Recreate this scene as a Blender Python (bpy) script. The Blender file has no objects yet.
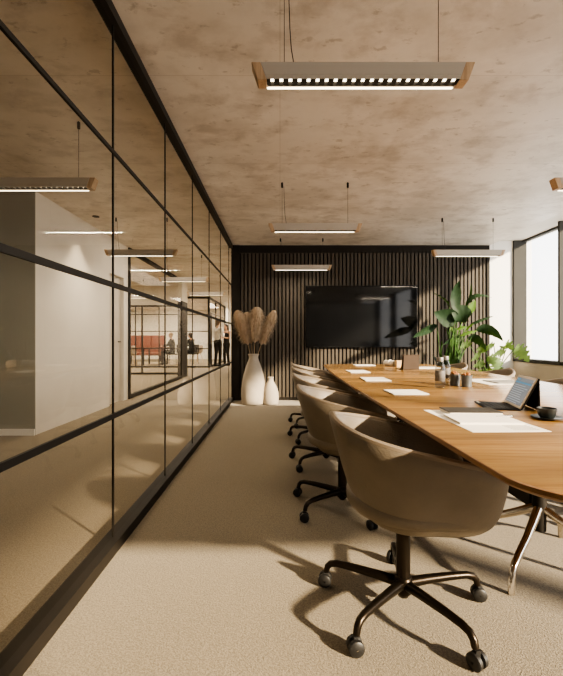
import bpy, math, random
from mathutils import Vector, Matrix, Quaternion
random.seed(7)
PI = math.pi
scene = bpy.context.scene
COL = scene.collection

# ------------------------------------------------------------------ helpers
class MB:
    """collects shapes and links them as ONE mesh object"""
    def __init__(self):
        self.v = []; self.f = []; self.m = []
    def add(self, vs, fs, mi=0):
        n = len(self.v)
        self.v += [tuple(p) for p in vs]
        self.f += [tuple(i + n for i in f) for f in fs]
        self.m += [mi] * len(fs)
        return self
    def box(self, x0, x1, y0, y1, z0, z1, mi=0):
        vs = [(x0,y0,z0),(x1,y0,z0),(x1,y1,z0),(x0,y1,z0),(x0,y0,z1),(x1,y0,z1),(x1,y1,z1),(x0,y1,z1)]
        return self.add(vs, [(0,3,2,1),(4,5,6,7),(0,1,5,4),(1,2,6,5),(2,3,7,6),(3,0,4,7)], mi)
    def obox(self, c, ax, ay, az, mi=0):
        c = Vector(c); ax = Vector(ax); ay = Vector(ay); az = Vector(az)
        vs = [c+sx*ax+sy*ay+sz*az for sz in (-1,1) for sx,sy in ((-1,-1),(1,-1),(1,1),(-1,1))]
        return self.add(vs, [(0,3,2,1),(4,5,6,7),(0,1,5,4),(1,2,6,5),(2,3,7,6),(3,0,4,7)], mi)
    def tube(self, pts, r, seg=10, cap=True, mi=0, flat=1.0):
        pts = [Vector(p) for p in pts]
        n = len(pts)
        rs = r if isinstance(r, (list, tuple)) else [r] * n
        t0 = (pts[1]-pts[0]).normalized()
        up = Vector((0,0,1)) if abs(t0.z) < .9 else Vector((1,0,0))
        nrm = t0.cross(up).normalized()
        vs = []; fs = []
        for i, p in enumerate(pts):
            if i == 0: t = pts[1]-pts[0]
            elif i == n-1: t = pts[-1]-pts[-2]
            else: t = (pts[i]-pts[i-1]).normalized() + (pts[i+1]-pts[i]).normalized()
            t.normalize()
            nrm = (nrm - t*nrm.dot(t))
            if nrm.length < 1e-6: nrm = t.orthogonal()
            nrm.normalize()
            b = t.cross(nrm)
            for k in range(seg):
                a = 2*PI*k/seg
                vs.append(p + rs[i]*(math.cos(a)*nrm*flat + math.sin(a)*b))
        for i in range(n-1):
            for k in range(seg):
                a = i*seg+k; b = i*seg+(k+1) % seg
                fs.append((a, b, b+seg, a+seg))
        if cap:
            fs.append(tuple(reversed(range(seg))))
            fs.append(tuple(range((n-1)*seg, n*seg)))
        return self.add(vs, fs, mi)
    def lathe(self, prof, c=(0,0,0), seg=32, mi=0, axis='z'):
        vs = []; fs = []
        n = len(prof)
        for r, h in prof:
            for k in range(seg):
                a = 2*PI*k/seg
                p = (r*math.cos(a), r*math.sin(a), h)
                if axis == 'x': p = (p[2], p[0], p[1])
                if axis == 'y': p = (p[0], p[2], p[1])
                vs.append((c[0]+p[0], c[1]+p[1], c[2]+p[2]))
        for i in range(n-1):
            for k in range(seg):
                a = i*seg+k; b = i*seg+(k+1) % seg
                fs.append((a, b, b+seg, a+seg))
        fs.append(tuple(reversed(range(seg)))); fs.append(tuple(range((n-1)*seg, n*seg)))
        return self.add(vs, fs, mi)
    def ball(self, c, r, seg=14, rings=9, mi=0, rot=None):
        r = r if isinstance(r, (list, tuple)) else (r, r, r)
        vs = []; fs = []
        for i in range(rings+1):
            ph = PI*i/rings
            for k in range(seg):
                a = 2*PI*k/seg
                p = Vector((r[0]*math.sin(ph)*math.cos(a), r[1]*math.sin(ph)*math.sin(a), r[2]*math.cos(ph)))
                if rot: p = rot @ p
                vs.append(Vector(c)+p)
        for i in range(rings):
            for k in range(seg):
                a = i*seg+k; b = i*seg+(k+1) % seg
                fs.append((a, a+seg, b+seg, b))
        return self.add(vs, fs, mi)
    def capsule(self, p, q, r1, r2, seg=12):
        p = Vector(p); q = Vector(q)
        d = (q-p).normalized()
        pts = []; rs = []
        for k in range(5):
            a = PI/2*k/4
            pts.append(p - d*r1*math.cos(a)); rs.append(max(r1*math.sin(a), r1*.05))
        for k in range(5):
            a = PI/2*k/4
            pts.append(q + d*r2*math.sin(a)); rs.append(max(r2*math.cos(a), r2*.05))
        return self.tube(pts, rs, seg)
    def build(self, name, mats, parent=None, smooth=True, bevel=0, loc=None, rotz=0, autosmooth=40):
        me = bpy.data.meshes.new(name)
        me.from_pydata(self.v, [], self.f)
        me.validate(clean_customdata=False)
        me.update()
        if not isinstance(mats, (list, tuple)): mats = [mats]
        for m in mats: me.materials.append(m)
        if len(mats) > 1 and len(me.polygons) == len(self.m):
            for p, mi in zip(me.polygons, self.m): p.material_index = mi
        o = bpy.data.objects.new(name, me)
        COL.objects.link(o)
        if parent: o.parent = parent
        if loc: o.location = loc
        o.rotation_euler.z = rotz
        if smooth:
            for p in me.polygons: p.use_smooth = True
            try: me.set_sharp_from_angle(angle=math.radians(autosmooth))
            except Exception: pass
        if bevel:
            b = o.modifiers.new('bevel', 'BEVEL'); b.width = bevel; b.segments = 2
            b.limit_method = 'ANGLE'; b.angle_limit = math.radians(40)
        return o

def tag(o, label=None, cat=None, group=None, kind=None):
    if label: o['label'] = label
    if cat: o['category'] = cat
    if group: o['group'] = group
    if kind: o['kind'] = kind
    return o
def thing(name, label, cat, loc=(0,0,0), rotz=0, group=None):
    o = bpy.data.objects.new(name, None); COL.objects.link(o)
    o.empty_display_size = .05
    o.location = loc; o.rotation_euler.z = rotz
    return tag(o, label, cat, group)
def struct(o): o['kind'] = 'structure'; return o
def dup(root, loc, rotz, label, group=None):
    r = root.copy(); COL.objects.link(r); r.location = loc; r.rotation_euler.z = rotz
    r['label'] = label
    if group: r['group'] = group
    for ch in list(root.children):
        c = ch.copy(); COL.objects.link(c); c.parent = r
        for g in list(ch.children):
            d = g.copy(); COL.objects.link(d); d.parent = c
    return r
def smoothstep(a, b, x):
    t = max(0, min(1, (x-a)/(b-a))); return t*t*(3-2*t)
def bez(p0, p1, p2, n):
    p0, p1, p2 = Vector(p0), Vector(p1), Vector(p2)
    return [(1-t)**2*p0 + 2*t*(1-t)*p1 + t*t*p2 for t in [i/n for i in range(n+1)]]

# ------------------------------------------------------------------ materials
def mat(name, col, rough=.5, metal=0, spec=.5, var=None, vscale=8, vstretch=(1,1,1), bump=0, bscale=60, detail=4, emit=None, estr=0, trans=0, alpha=None, sheen=0, coat=0):
    m = bpy.data.materials.new(name); m.use_nodes = True
    nt = m.node_tree; N = nt.nodes; L = nt.links
    b = N['Principled BSDF']
    b.inputs['Base Color'].default_value = (*col, 1)
    b.inputs['Roughness'].default_value = rough
    b.inputs['Metallic'].default_value = metal
    b.inputs['Specular IOR Level'].default_value = spec
    if trans: b.inputs['Transmission Weight'].default_value = trans
    if sheen: b.inputs['Sheen Weight'].default_value = sheen
    if coat: b.inputs['Coat Weight'].default_value = coat
    if emit:
        b.inputs['Emission Color'].default_value = (*emit, 1); b.inputs['Emission Strength'].default_value = estr
        m.cycles.emission_sampling = 'NONE'
    tc = N.new('ShaderNodeTexCoord')
    if var is None: var = tuple(c*.85 for c in col)
    mp = N.new('ShaderNodeMapping'); mp.inputs['Scale'].default_value = vstretch
    L.new(tc.outputs['Object'], mp.inputs['Vector'])
    no = N.new('ShaderNodeTexNoise'); no.inputs['Scale'].default_value = vscale; no.inputs['Detail'].default_value = detail
    L.new(mp.outputs['Vector'], no.inputs['Vector'])
    cr = N.new('ShaderNodeValToRGB')
    cr.color_ramp.elements[0].position = .32; cr.color_ramp.elements[1].position = .68
    cr.color_ramp.elements[0].color = (*var, 1); cr.color_ramp.elements[1].color = (*col, 1)
    L.new(no.outputs['Fac'], cr.inputs['Fac']); L.new(cr.outputs['Color'], b.inputs['Base Color'])
    if bump:
        n2 = N.new('ShaderNodeTexNoise'); n2.inputs['Scale'].default_value = bscale; n2.inputs['Detail'].default_value = 3
        L.new(mp.outputs['Vector'], n2.inputs['Vector'])
        bp = N.new('ShaderNodeBump'); bp.inputs['Strength'].default_value = bump; bp.inputs['Distance'].default_value = .01
        L.new(n2.outputs['Fac'], bp.inputs['Height']); L.new(bp.outputs['Normal'], b.inputs['Normal'])
    return m

def glass_mat(name, tint=(.95,.95,.93), ior=1.45, refl=(1,1,1), rough=0.0, k=1.0):
    m = bpy.data.materials.new(name); m.use_nodes = True
    nt = m.node_tree; N = nt.nodes; L = nt.links
    N.remove(N['Principled BSDF'])
    out = N['Material Output']
    fr = N.new('ShaderNodeFresnel'); fr.inputs['IOR'].default_value = ior
    tr = N.new('ShaderNodeBsdfTransparent'); tr.inputs['Color'].default_value = (*tint, 1)
    gl = N.new('ShaderNodeBsdfGlossy'); gl.inputs['Color'].default_value = (*refl, 1); gl.inputs['Roughness'].default_value = rough
    mx = N.new('ShaderNodeMixShader')
    ge = N.new('ShaderNodeNewGeometry'); mi = N.new('ShaderNodeMapRange')     # same reflection from both sides of the pane
    mi.inputs[3].default_value = ior; mi.inputs[4].default_value = 1/ior
    L.new(ge.outputs['Backfacing'], mi.inputs[0]); L.new(mi.outputs[0], fr.inputs['IOR'])
    sc_ = N.new('ShaderNodeMath'); sc_.operation = 'MULTIPLY'; sc_.inputs[1].default_value = k
    L.new(fr.outputs['Fac'], sc_.inputs[0]); L.new(sc_.outputs[0], mx.inputs['Fac']); L.new(tr.outputs[0], mx.inputs[1]); L.new(gl.outputs[0], mx.inputs[2])
    L.new(mx.outputs[0], out.inputs['Surface'])
    return m

def wood_mat(name, c1, c2, axis='x', scale=1.0, rough=.3, plank=0):
    m = bpy.data.materials.new(name); m.use_nodes = True
    nt = m.node_tree; N = nt.nodes; L = nt.links
    b = N['Principled BSDF']; b.inputs['Roughness'].default_value = rough
    tc = N.new('ShaderNodeTexCoord')
    mp = N.new('ShaderNodeMapping')
    s = {'x': (1.2,16,16), 'y': (16,1.2,16), 'z': (16,16,1.2)}[axis]
    mp.inputs['Scale'].default_value = tuple(k*scale for k in s)
    L.new(tc.outputs['Object'], mp.inputs['Vector'])
    n1 = N.new('ShaderNodeTexNoise'); n1.inputs['Scale'].default_value = 1.0; n1.inputs['Detail'].default_value = 7; n1.inputs['Distortion'].default_value = .6
    L.new(mp.outputs['Vector'], n1.inputs['Vector'])
    n2 = N.new('ShaderNodeTexNoise'); n2.inputs['Scale'].default_value = 6; n2.inputs['Detail'].default_value = 3
    L.new(mp.outputs['Vector'], n2.inputs['Vector'])
    cr = N.new('ShaderNodeValToRGB')
    cr.color_ramp.elements[0].position = .3; cr.color_ramp.elements[1].position = .72
    cr.color_ramp.elements[0].color = (*c1, 1); cr.color_ramp.elements[1].color = (*c2, 1)
    L.new(n1.outputs['Fac'], cr.inputs['Fac'])
    mx = N.new('ShaderNodeMixRGB'); mx.blend_type = 'MULTIPLY'; mx.inputs['Fac'].default_value = .35
    c3 = N.new('ShaderNodeValToRGB'); c3.color_ramp.elements[0].color = (.55,.5,.45,1); c3.color_ramp.elements[1].color = (1,1,1,1)
    c3.color_ramp.elements[0].position = .35; c3.color_ramp.elements[1].position = .6
    L.new(n2.outputs['Fac'], c3.inputs['Fac']); L.new(cr.outputs['Color'], mx.inputs[1]); L.new(c3.outputs['Color'], mx.inputs[2])
    last = mx.outputs[0]
    if plank:   # veneer leaves of slightly different tone, each PLANK wide
        sp = N.new('ShaderNodeSeparateXYZ'); L.new(tc.outputs['Object'], sp.inputs[0])
        dv = N.new('ShaderNodeMath'); dv.operation = 'DIVIDE'; dv.inputs[1].default_value = plank
        L.new(sp.outputs['Y' if axis == 'x' else 'X'], dv.inputs[0])
        fl = N.new('ShaderNodeMath'); fl.operation = 'FLOOR'; L.new(dv.outputs[0], fl.inputs[0])
        wn = N.new('ShaderNodeTexWhiteNoise'); wn.noise_dimensions = '1D'; L.new(fl.outputs[0], wn.inputs['W'])
        hr = N.new('ShaderNodeMapRange'); hr.inputs[3].default_value = .80; hr.inputs[4].default_value = 1.12
        L.new(wn.outputs['Value'], hr.inputs[0])
        vm = N.new('ShaderNodeVectorMath'); vm.operation = 'SCALE'
        L.new(last, vm.inputs[0]); L.new(hr.outputs[0], vm.inputs['Scale'])
        last = vm.outputs[0]
    L.new(last, b.inputs['Base Color'])
    bp = N.new('ShaderNodeBump'); bp.inputs['Strength'].default_value = .05; bp.inputs['Distance'].default_value = .004
    L.new(n2.outputs['Fac'], bp.inputs['Height']); L.new(bp.outputs['Normal'], b.inputs['Normal'])
    return m

def concrete_mat():
    m = bpy.data.materials.new('concrete'); m.use_nodes = True
    nt = m.node_tree; N = nt.nodes; L = nt.links
    b = N['Principled BSDF']; b.inputs['Roughness'].default_value = .48; b.inputs['Specular IOR Level'].default_value = .5
    tc = N.new('ShaderNodeTexCoord')
    def noise(scale, stretch, detail=6, dist=0, rot=0):
        mp = N.new('ShaderNodeMapping'); mp.inputs['Scale'].default_value = stretch; mp.inputs['Rotation'].default_value = (0,0,rot)
        L.new(tc.outputs['Object'], mp.inputs['Vector'])
        n = N.new('ShaderNodeTexNoise'); n.inputs['Scale'].default_value = scale; n.inputs['Detail'].default_value = detail
        n.inputs['Distortion'].default_value = dist; n.inputs['Roughness'].default_value = .62
        L.new(mp.outputs['Vector'], n.inputs['Vector']); return n
    def ramp(n, p0, c0, p1, c1):
        r = N.new('ShaderNodeValToRGB'); e = r.color_ramp.elements
        e[0].position = p0; e[0].color = (*c0, 1); e[1].position = p1; e[1].color = (*c1, 1)
        L.new(n.outputs['Fac'], r.inputs['Fac']); return r
    def mul(a, bb, fac):
        x = N.new('ShaderNodeMixRGB'); x.blend_type = 'MULTIPLY'; x.inputs['Fac'].default_value = fac
        L.new(a.outputs[0], x.inputs[1]); L.new(bb.outputs[0], x.inputs[2]); return x
    base = ramp(noise(.8, (1,1,1), 9, .2), .32, (.68,.615,.53), .68, (.84,.775,.69))
    streak = ramp(noise(1.7, (.85,1.15,1), 11, .25, .1), .38, (.78,.76,.73), .56, (1,1,1))
    blot = ramp(noise(4.2, (.85,1.1,1), 11, .2), .32, (.60,.56,.52), .50, (1,1,1))
    pit = ramp(noise(14, (.75,1.15,1), 8, .2), .33, (.55,.51,.47), .40, (1,1,1))
    c = mul(mul(mul(base, streak, .85), blot, .65), pit, .6)
    # formwork joints
    br = N.new('ShaderNodeTexBrick'); br.inputs['Scale'].default_value = 1
    br.inputs['Color1'].default_value = (1,1,1,1); br.inputs['Color2'].default_value = (.95,.95,.95,1); br.inputs['Mortar'].default_value = (.82,.8,.78,1)
    br.inputs['Mortar Size'].default_value = .004; br.inputs['Brick Width'].default_value = 2.5; br.inputs['Row Height'].default_value = 1.25
    br.offset = 0
    L.new(tc.outputs['Object'], br.inputs['Vector'])
    c = mul(c, br, .8)
    L.new(c.outputs[0], b.inputs['Base Color'])
    bp = N.new('ShaderNodeBump'); bp.inputs['Strength'].default_value = .08; bp.inputs['Distance'].default_value = .01
    L.new(streak.outputs[0], bp.inputs['Height']); L.new(bp.outputs['Normal'], b.inputs['Normal'])
    return m

def carpet_mat():
    m = bpy.data.materials.new('carpet'); m.use_nodes = True
    nt = m.node_tree; N = nt.nodes; L = nt.links
    b = N['Principled BSDF']; b.inputs['Roughness'].default_value = .95; b.inputs['Specular IOR Level'].default_value = .1
    b.inputs['Sheen Weight'].default_value = .15
    tc = N.new('ShaderNodeTexCoord')
    vo = N.new('ShaderNodeTexVoronoi'); vo.inputs['Scale'].default_value = 210
    L.new(tc.outputs['Object'], vo.inputs['Vector'])
    no = N.new('ShaderNodeTexNoise'); no.inputs['Scale'].default_value = 130; no.inputs['Detail'].default_value = 5
    L.new(tc.outputs['Object'], no.inputs['Vector'])
    ad = N.new('ShaderNodeMath'); ad.operation = 'ADD'
    mu = N.new('ShaderNodeMath'); mu.operation = 'MULTIPLY'; mu.inputs[1].default_value = .5
    L.new(vo.outputs['Distance'], mu.inputs[0]); L.new(mu.outputs[0], ad.inputs[0]); L.new(no.outputs['Fac'], ad.inputs[1])
    cr = N.new('ShaderNodeValToRGB'); e = cr.color_ramp.elements
    e[0].position = .42; e[0].color = (.165,.135,.092,1); e[1].position = .95; e[1].color = (.31,.258,.183,1)
    L.new(ad.outputs[0], cr.inputs['Fac'])
    big = N.new('ShaderNodeTexNoise'); big.inputs['Scale'].default_value = 1.5
    L.new(tc.outputs['Object'], big.inputs['Vector'])
    c2 = N.new('ShaderNodeValToRGB'); c2.color_ramp.elements[0].color = (.86,.86,.86,1); c2.color_ramp.elements[1].color = (1,1,1,1)
    L.new(big.outputs['Fac'], c2.inputs['Fac'])
    mx = N.new('ShaderNodeMixRGB'); mx.blend_type = 'MULTIPLY'; mx.inputs['Fac'].default_value = 1
    L.new(cr.outputs[0], mx.inputs[1]); L.new(c2.outputs[0], mx.inputs[2]); L.new(mx.outputs[0], b.inputs['Base Color'])
    bp = N.new('ShaderNodeBump'); bp.inputs['Strength'].default_value = .5; bp.inputs['Distance'].default_value = .004
    L.new(ad.outputs[0], bp.inputs['Height']); L.new(bp.outputs['Normal'], b.inputs['Normal'])
    return m

M_conc = concrete_mat()
M_carpet = carpet_mat()
M_white = mat('white_paint', (.80,.76,.69), .7, var=(.76,.72,.65), vscale=3)
M_reveal = mat('window_reveal_paint', (.90,.88,.84), .7, var=(.88,.86,.82), vscale=3)
M_sillwall = mat('warm_plaster', (.62,.53,.42), .75, var=(.56,.48,.38), vscale=4)
M_soffit = mat('soffit_paint', (.66,.61,.53), .7, var=(.63,.58,.50), vscale=3)
M_greywall = mat('grey_green_paint', (.36,.35,.30), .6, var=(.34,.33,.285), vscale=2)
M_slat = mat('slat_oak_grey', (.09,.075,.059), .65, spec=.3, var=(.06,.05,.039), vscale=3, vstretch=(30,30,1))
M_slatback = mat('slat_backing_black', (.012,.011,.010), .9)
M_dark = mat('bronze_frame', (.020,.016,.012), .6, spec=.2, var=(.016,.013,.010), vscale=5)
M_winframe = mat('window_frame_grey', (.055,.053,.047), .8, spec=.2, var=(.050,.048,.042), vscale=4)
M_black = mat('black_plastic', (.012,.012,.012), .6, spec=.3)
M_bronze = mat('bronze_metal', (.035,.026,.018), .32, metal=.85, var=(.025,.019,.013), vscale=6)
M_caster = mat('caster_rubber', (.013,.012,.011), .5)
M_chrome = mat('chrome', (.75,.70,.62), .12, metal=1, var=(.70,.65,.58), vscale=4)
M_leather = mat('taupe_leather', (.20,.163,.119), .5, var=(.165,.134,.097), vscale=9, bump=.15, bscale=140)
M_leather_edge = mat('taupe_leather_trim', (.25,.195,.137), .5, var=(.21,.163,.115), vscale=9)
M_table = wood_mat('oak_veneer', (.30,.160,.056), (.49,.295,.108), 'x', 1.1, .22, plank=.145)
M_edge = wood_mat('oak_edge', (.20,.10,.038), (.36,.19,.08), 'y', 1.3, .4)
M_oak = wood_mat('oak_end', (.46,.31,.185), (.62,.45,.29), 'z', 2.0, .45)
M_glass = glass_mat('partition_glass', (.80,.775,.73), 1.42, k=.6)
M_winglass = glass_mat('window_glass', (.95,.96,.97), 1.35)
M_offglass = glass_mat('office_glass', (.93,.92,.89), 1.25, k=.5)
M_tv = mat('television_glass', (.004,.004,.004), .06, spec=.35, var=(.005,.005,.005))
M_tvframe = mat('television_bezel', (.01,.01,.01), .35, metal=.5)
M_lamp = mat('lamp_housing', (.50,.46,.40), .5, metal=.1, var=(.47,.43,.375), vscale=5)
M_lamplip = mat('lamp_lip', (.62,.52,.38), .5)
M_led = mat('led_glow', (1,.9,.75), .5, emit=(1,.86,.64), estr=6)
M_ledline = mat('led_line', (1,.9,.75), .5, emit=(1,.87,.64), estr=6)
M_ceramic = mat('white_ceramic', (.40,.35,.29), .75, spec=.2, var=(.35,.305,.25), vscale=6, bump=.1, bscale=40)
M_pampas = mat('pampas_plume', (.66,.52,.38), .9, var=(.50,.38,.26), vscale=20)
M_stem = mat('dry_stem', (.40,.28,.16), .8)
def leafmat(name, col, var, tr=.35):
    m = mat(name, col, .55, spec=.25, var=var, vscale=9)
    nt = m.node_tree; N = nt.nodes; L = nt.links
    b = N['Principled BSDF']; out = N['Material Output']
    t = N.new('ShaderNodeBsdfTranslucent'); t.inputs['Color'].default_value = (col[0]*1.7+.01, col[1]*1.7+.02, col[2]*.8, 1)
    mx = N.new('ShaderNodeMixShader'); mx.inputs['Fac'].default_value = tr
    L.new(b.outputs[0], mx.inputs[1]); L.new(t.outputs[0], mx.inputs[2]); L.new(mx.outputs[0], out.inputs['Surface'])
    return m
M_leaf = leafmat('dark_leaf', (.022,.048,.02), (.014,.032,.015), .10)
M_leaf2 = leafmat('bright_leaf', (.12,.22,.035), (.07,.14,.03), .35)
M_monst = leafmat('monstera_leaf', (.17,.25,.10), (.09,.15,.06), .25)
M_stalk = leafmat('green_stalk', (.07,.15,.035), (.05,.11,.03), .15)
M_pot = mat('pot_clay', (.33,.29,.25), .8, var=(.28,.25,.21), vscale=10)
M_soil = mat('soil', (.05,.035,.025), .95, var=(.03,.02,.015), vscale=40)
M_paper = mat('paper', (.84,.80,.72), .75, var=(.82,.78,.70), vscale=6)
M_ink = mat('print_grey', (.30,.285,.26), .8)
M_cover = mat('notebook_cover', (.045,.039,.032), .8, spec=.2)
M_case = mat('tablet_case', (.035,.03,.026), .8, spec=.2, var=(.03,.026,.022))
M_case2 = mat('tablet_case_taupe', (.065,.046,.034), .8, spec=.2, var=(.058,.041,.030))
M_key = mat('keyboard_black', (.015,.014,.013), .8, spec=.2)
M_bezel = mat('tablet_bezel', (.72,.62,.50), .3)
M_screen = mat('tablet_screen', (.16,.17,.18), .18, emit=(.30,.33,.36), estr=.5)
M_blue = mat('screen_blue', (.05,.20,.34), .3, emit=(.06,.22,.38), estr=.6)
M_line = mat('screen_lines', (.28,.32,.36), .4, emit=(.40,.46,.52), estr=.45)
M_cup = mat('black_ceramic', (.016,.02,.02), .35)
M_coffee = mat('coffee', (.03,.014,.006), .15)
M_bottle = glass_mat('bottle_glass', (.72,.72,.70), 1.5)
M_blabel = mat('bottle_label', (.15,.135,.12), .6, var=(.07,.063,.055), vscale=60)
M_bcap = mat('bottle_cap', (.20,.185,.165), .4, metal=.3)
M_tumbler = mat('tumbler_grey', (.16,.17,.175), .35, metal=.4, var=(.10,.11,.115), vscale=20)
M_orange = mat('orange_through_glass', (.36,.155,.055), .7, var=(.20,.08,.025), vscale=60)  # wood colour showing through the tumbler glass, put into a material
M_boxwood = mat('pale_box_wood', (.60,.42,.22), .5)
M_red = mat('brick_red_fabric', (.175,.055,.034), .8, var=(.14,.042,.026), vscale=8)
M_offwhite = mat('office_white', (.85,.82,.76), .6)
M_offtop = mat('office_tabletop', (.10,.042,.028), .9, spec=.1)
M_skin = mat('skin', (.52,.31,.21), .5, var=(.48,.28,.19), vscale=12)
M_hair = mat('brown_hair', (.085,.04,.02), .55, var=(.05,.024,.012), vscale=40)
M_hair2 = mat('black_hair', (.02,.014,.01), .5)
M_hairblond = mat('fair_hair', (.36,.22,.10), .55)
M_shirtw = mat('white_shirt', (.90,.88,.84), .8)
M_shirtb = mat('black_cloth', (.015,.014,.013), .85)
M_shirtg = mat('charcoal_cloth', (.035,.033,.03), .85)
M_trouser = mat('black_trousers', (.018,.017,.016), .85)
M_eye = mat('eye_dark', (.02,.015,.01), .3)
M_lip = mat('lips', (.40,.16,.12), .5)
M_shoe = mat('black_shoes', (.012,.011,.01), .4)
M_sky = None

# ------------------------------------------------------------------ room dimensions (metres; camera at origin, 1.05 high, looking along +Y)
XL, XR, XW = -.845, 3.64, 4.09      # glass partition, ceiling edge, window plane
YB, YF = 7.03, -4.0                 # slatted wall, wall behind the camera
H = 2.695; HS = 2.785               # ceiling, window soffit
SILL = .68
XO = -9.0; YO = 22.0                # far office extents

def sbox(name, m, *a, bevel=0):
    return struct(MB().box(*a).build(name, m, smooth=False, bevel=bevel))

sbox('floor', M_carpet, XO-.2, 4.4, YF-.2, YO+.2, -.1, 0)
sbox('ceiling', M_conc, XO-.2, XR, YF-.2, YO+.2, H, H+.35)
sbox('ceiling_soffit', M_soffit, XR, 4.4, YF-.2, YB+.2, HS, HS+.26)
# right wall: sill wall, lintel, window frames
sbox('wall_right', M_sillwall, XW, 4.4, YF-.2, YB+.2, 0, SILL)
sbox('wall_front', M_white, XO-.2, 4.4, YF-.2, YF, 0, H)
sbox('wall_right_reveal', M_reveal, XR-.02, 4.4, YB, YB+.2, 0, HS)
# window bays; unseen nearer posts spaced to keep shadow stripes off the floor
edges = [7.03, 5.89, 3.7, 1.4, -.95, -3.3, -4.0]
n = 0
for i in range(len(edges)-1):
    y1, y0 = edges[i], edges[i+1]
    n += 1
    g = MB(); g.add([(XW+.18,y0,SILL),(XW+.18,y1,SILL),(XW+.18,y1,HS),(XW+.18,y0,HS)], [(0,1,2,3)])
    w = struct(g.build('window_%d' % n, M_winglass, smooth=False))
    f = MB()
    far = .0 if i == 0 else .0
    # fin-like side posts, sill rail and head rail
    f.box(XW-.02, XW+.20, y1-.04, y1, SILL, HS)
    f.box(XW+.13, XW+.20, y0, y0+.03, SILL, HS)
    f.box(XW-.01, XW+.20, y0, y1, SILL, SILL+.05)
    f.box(XW+.13, XW+.20, y0, y1, HS-.03, HS)
    f.build('window_frame', M_winframe, w, smooth=False)
# slatted wall
struct(MB().box(XL, XR-.02, YB+.0, YB+.15, 0, H).build('wall_back', M_slatback, smooth=False))
s = MB(); x = XL+.165
while x < XR-.06:
    s.box(x, x+.042, YB-.03, YB+.01, .055, H-.13); x += .066
struct(s.build('trim_1', M_slat, smooth=False))
sbox('trim_2', M_dark, XL+.03, XR, YB-.05, YB, H-.13, H)               # cornice
sbox('trim_3', M_dark, XL, XL+.15, YB-.06, YB, .0, H)                # corner post
sbox('trim_4', M_dark, XR-.045, XR+.004, YB-.05, YB+.01, 0, H-.13)    # right end trim
sbox('baseboard_back', M_dark, XL+.1, XR, YB-.02, YB, 0, .055)
sbox('wall_back_left', M_white, XL, XL+.12, YB+.15, YO, 0, H)          # corridor side, behind the slatted wall

# ---- glass partition on the left
joints = [7.02, 6.62, 5.70, 4.79, 3.875, 2.955, 2.034, 1.115, .195, -.725, -1.645, -2.565, -3.485, -4.0]
for i in range(len(joints)-1):
    y1, y0 = joints[i], joints[i+1]
    g = MB().add([(XL,y0,.05),(XL,y1,.05),(XL,y1,H-.05),(XL,y0,H-.05)], [(0,1,2,3)])
    struct(g.build('window_%d' % (n+1+i), M_glass, smooth=False))
t = MB()
for y in joints[1:-1]: t.box(XL-.004, XL+.004, y-.005, y+.005, .05, H-.05)
struct(t.build('trim_5', M_dark, smooth=False))
sbox('trim_6', M_dark, XL-.035, XL+.03, YF, YB-.06, H-.055, H)
sbox('trim_7', M_dark, XL-.045, XL+.04, YF, YB-.06, 0, .055)
k = 8
for h, th in ((.665,.027), (1.329,.026), (2.003,.019)):
    sbox('trim_%d' % k, M_dark, XL-.006, XL+.006, YF, YB-.06, h-th/2, h+th/2); k += 1

# ---- corridor and offices beyond the glass
XC = -2.7
Y1, Y2, Y3, Y4, Y5 = 4.43, 7.14, 11.85, 12.2, 15.3
sbox('wall_corridor_front', M_greywall, XO, XC, Y1, Y1+.01, 0, H)
# white wall with a doorway
w = MB()
w.box(XC-.12, XC, Y1+.01, 6.37, 0, H); w.box(XC-.12, XC, 6.95, Y2, 0, H); w.box(XC-.12, XC, 6.37, 6.95, 2.12, H)
struct(w.build('wall_corridor', M_white, smooth=False))
d = struct(MB().box(XC-.10, XC-.06, 6.375, 6.945, .005, 2.115).build('door_1', M_soffit, smooth=False))
MB().tube([(XC-.06,6.86,1.02),(XC-.02,6.86,1.02),(XC-.02,6.76,1.02)], .009, 8).build('door_handle', M_dark, d)
sbox('baseboard_corridor', M_reveal, XO, XC, Y1-.015, Y1, 0, .07)
sbox('wall_far_left', M_offwhite, XO-.12, XO, YF, YO, 0, H)
sbox('wall_far', M_offwhite, XO, XL, YO, YO+.12, 0, H)
sbox('wall_lounge', M_white, XO, XC-.12, Y2-.12, Y2, 0, H)
# glazed front along the corridor
g = MB().add([(XC,Y2+.05,.06),(XC,11.0,.06),(XC,11.0,H-.06),(XC,Y2+.05,H-.06)], [(0,1,2,3)])
w = struct(g.build('window_%d' % (n+14), M_offglass, smooth=False))
f = MB(); f.box(XC-.03, XC+.03, Y2, Y2+.06, 0, H); f.box(XC-.03, XC+.03, Y2+.06, 11.0, 0, .075); f.box(XC-.03, XC+.03, Y2+.06, 11.0, H-.075, H)
f.build('window_frame', M_dark, w, smooth=False)
sbox('trim_%d' % k, M_dark, XC-.10, XC+.02, 11.0, 11.65, 0, 2.12); k += 1     # dark pier
sbox('trim_%d' % k, M_soffit, XC-.10, XC+.02, 11.0, 11.65, 2.12, H); k += 1
# bulkhead and glass across
sbox('wall_bulkhead', M_soffit, XO, XC-.16, Y4, Y4+.15, 2.11, H)
g = MB().add([(XO,Y4+.05,.06),(XC-.16,Y4+.05,.06),(XC-.16,Y4+.05,2.1),(XO,Y4+.05,2.1)], [(0,1,2,3)])
w = struct(g.build('window_%d' % (n+15), M_offglass, smooth=False))
f = MB(); f.box(XO, XC-.16, Y4+.02, Y4+.08, 0, .06); f.box(XO, XC-.16, Y4+.02, Y4+.08, 2.06, 2.11)
for xx in (-7.6,-5.9,-4.2): f.box(xx-.018, xx+.018, Y4+.02, Y4+.08, .06, 2.06)
f.build('window_frame', M_dark, w, smooth=False)
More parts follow.
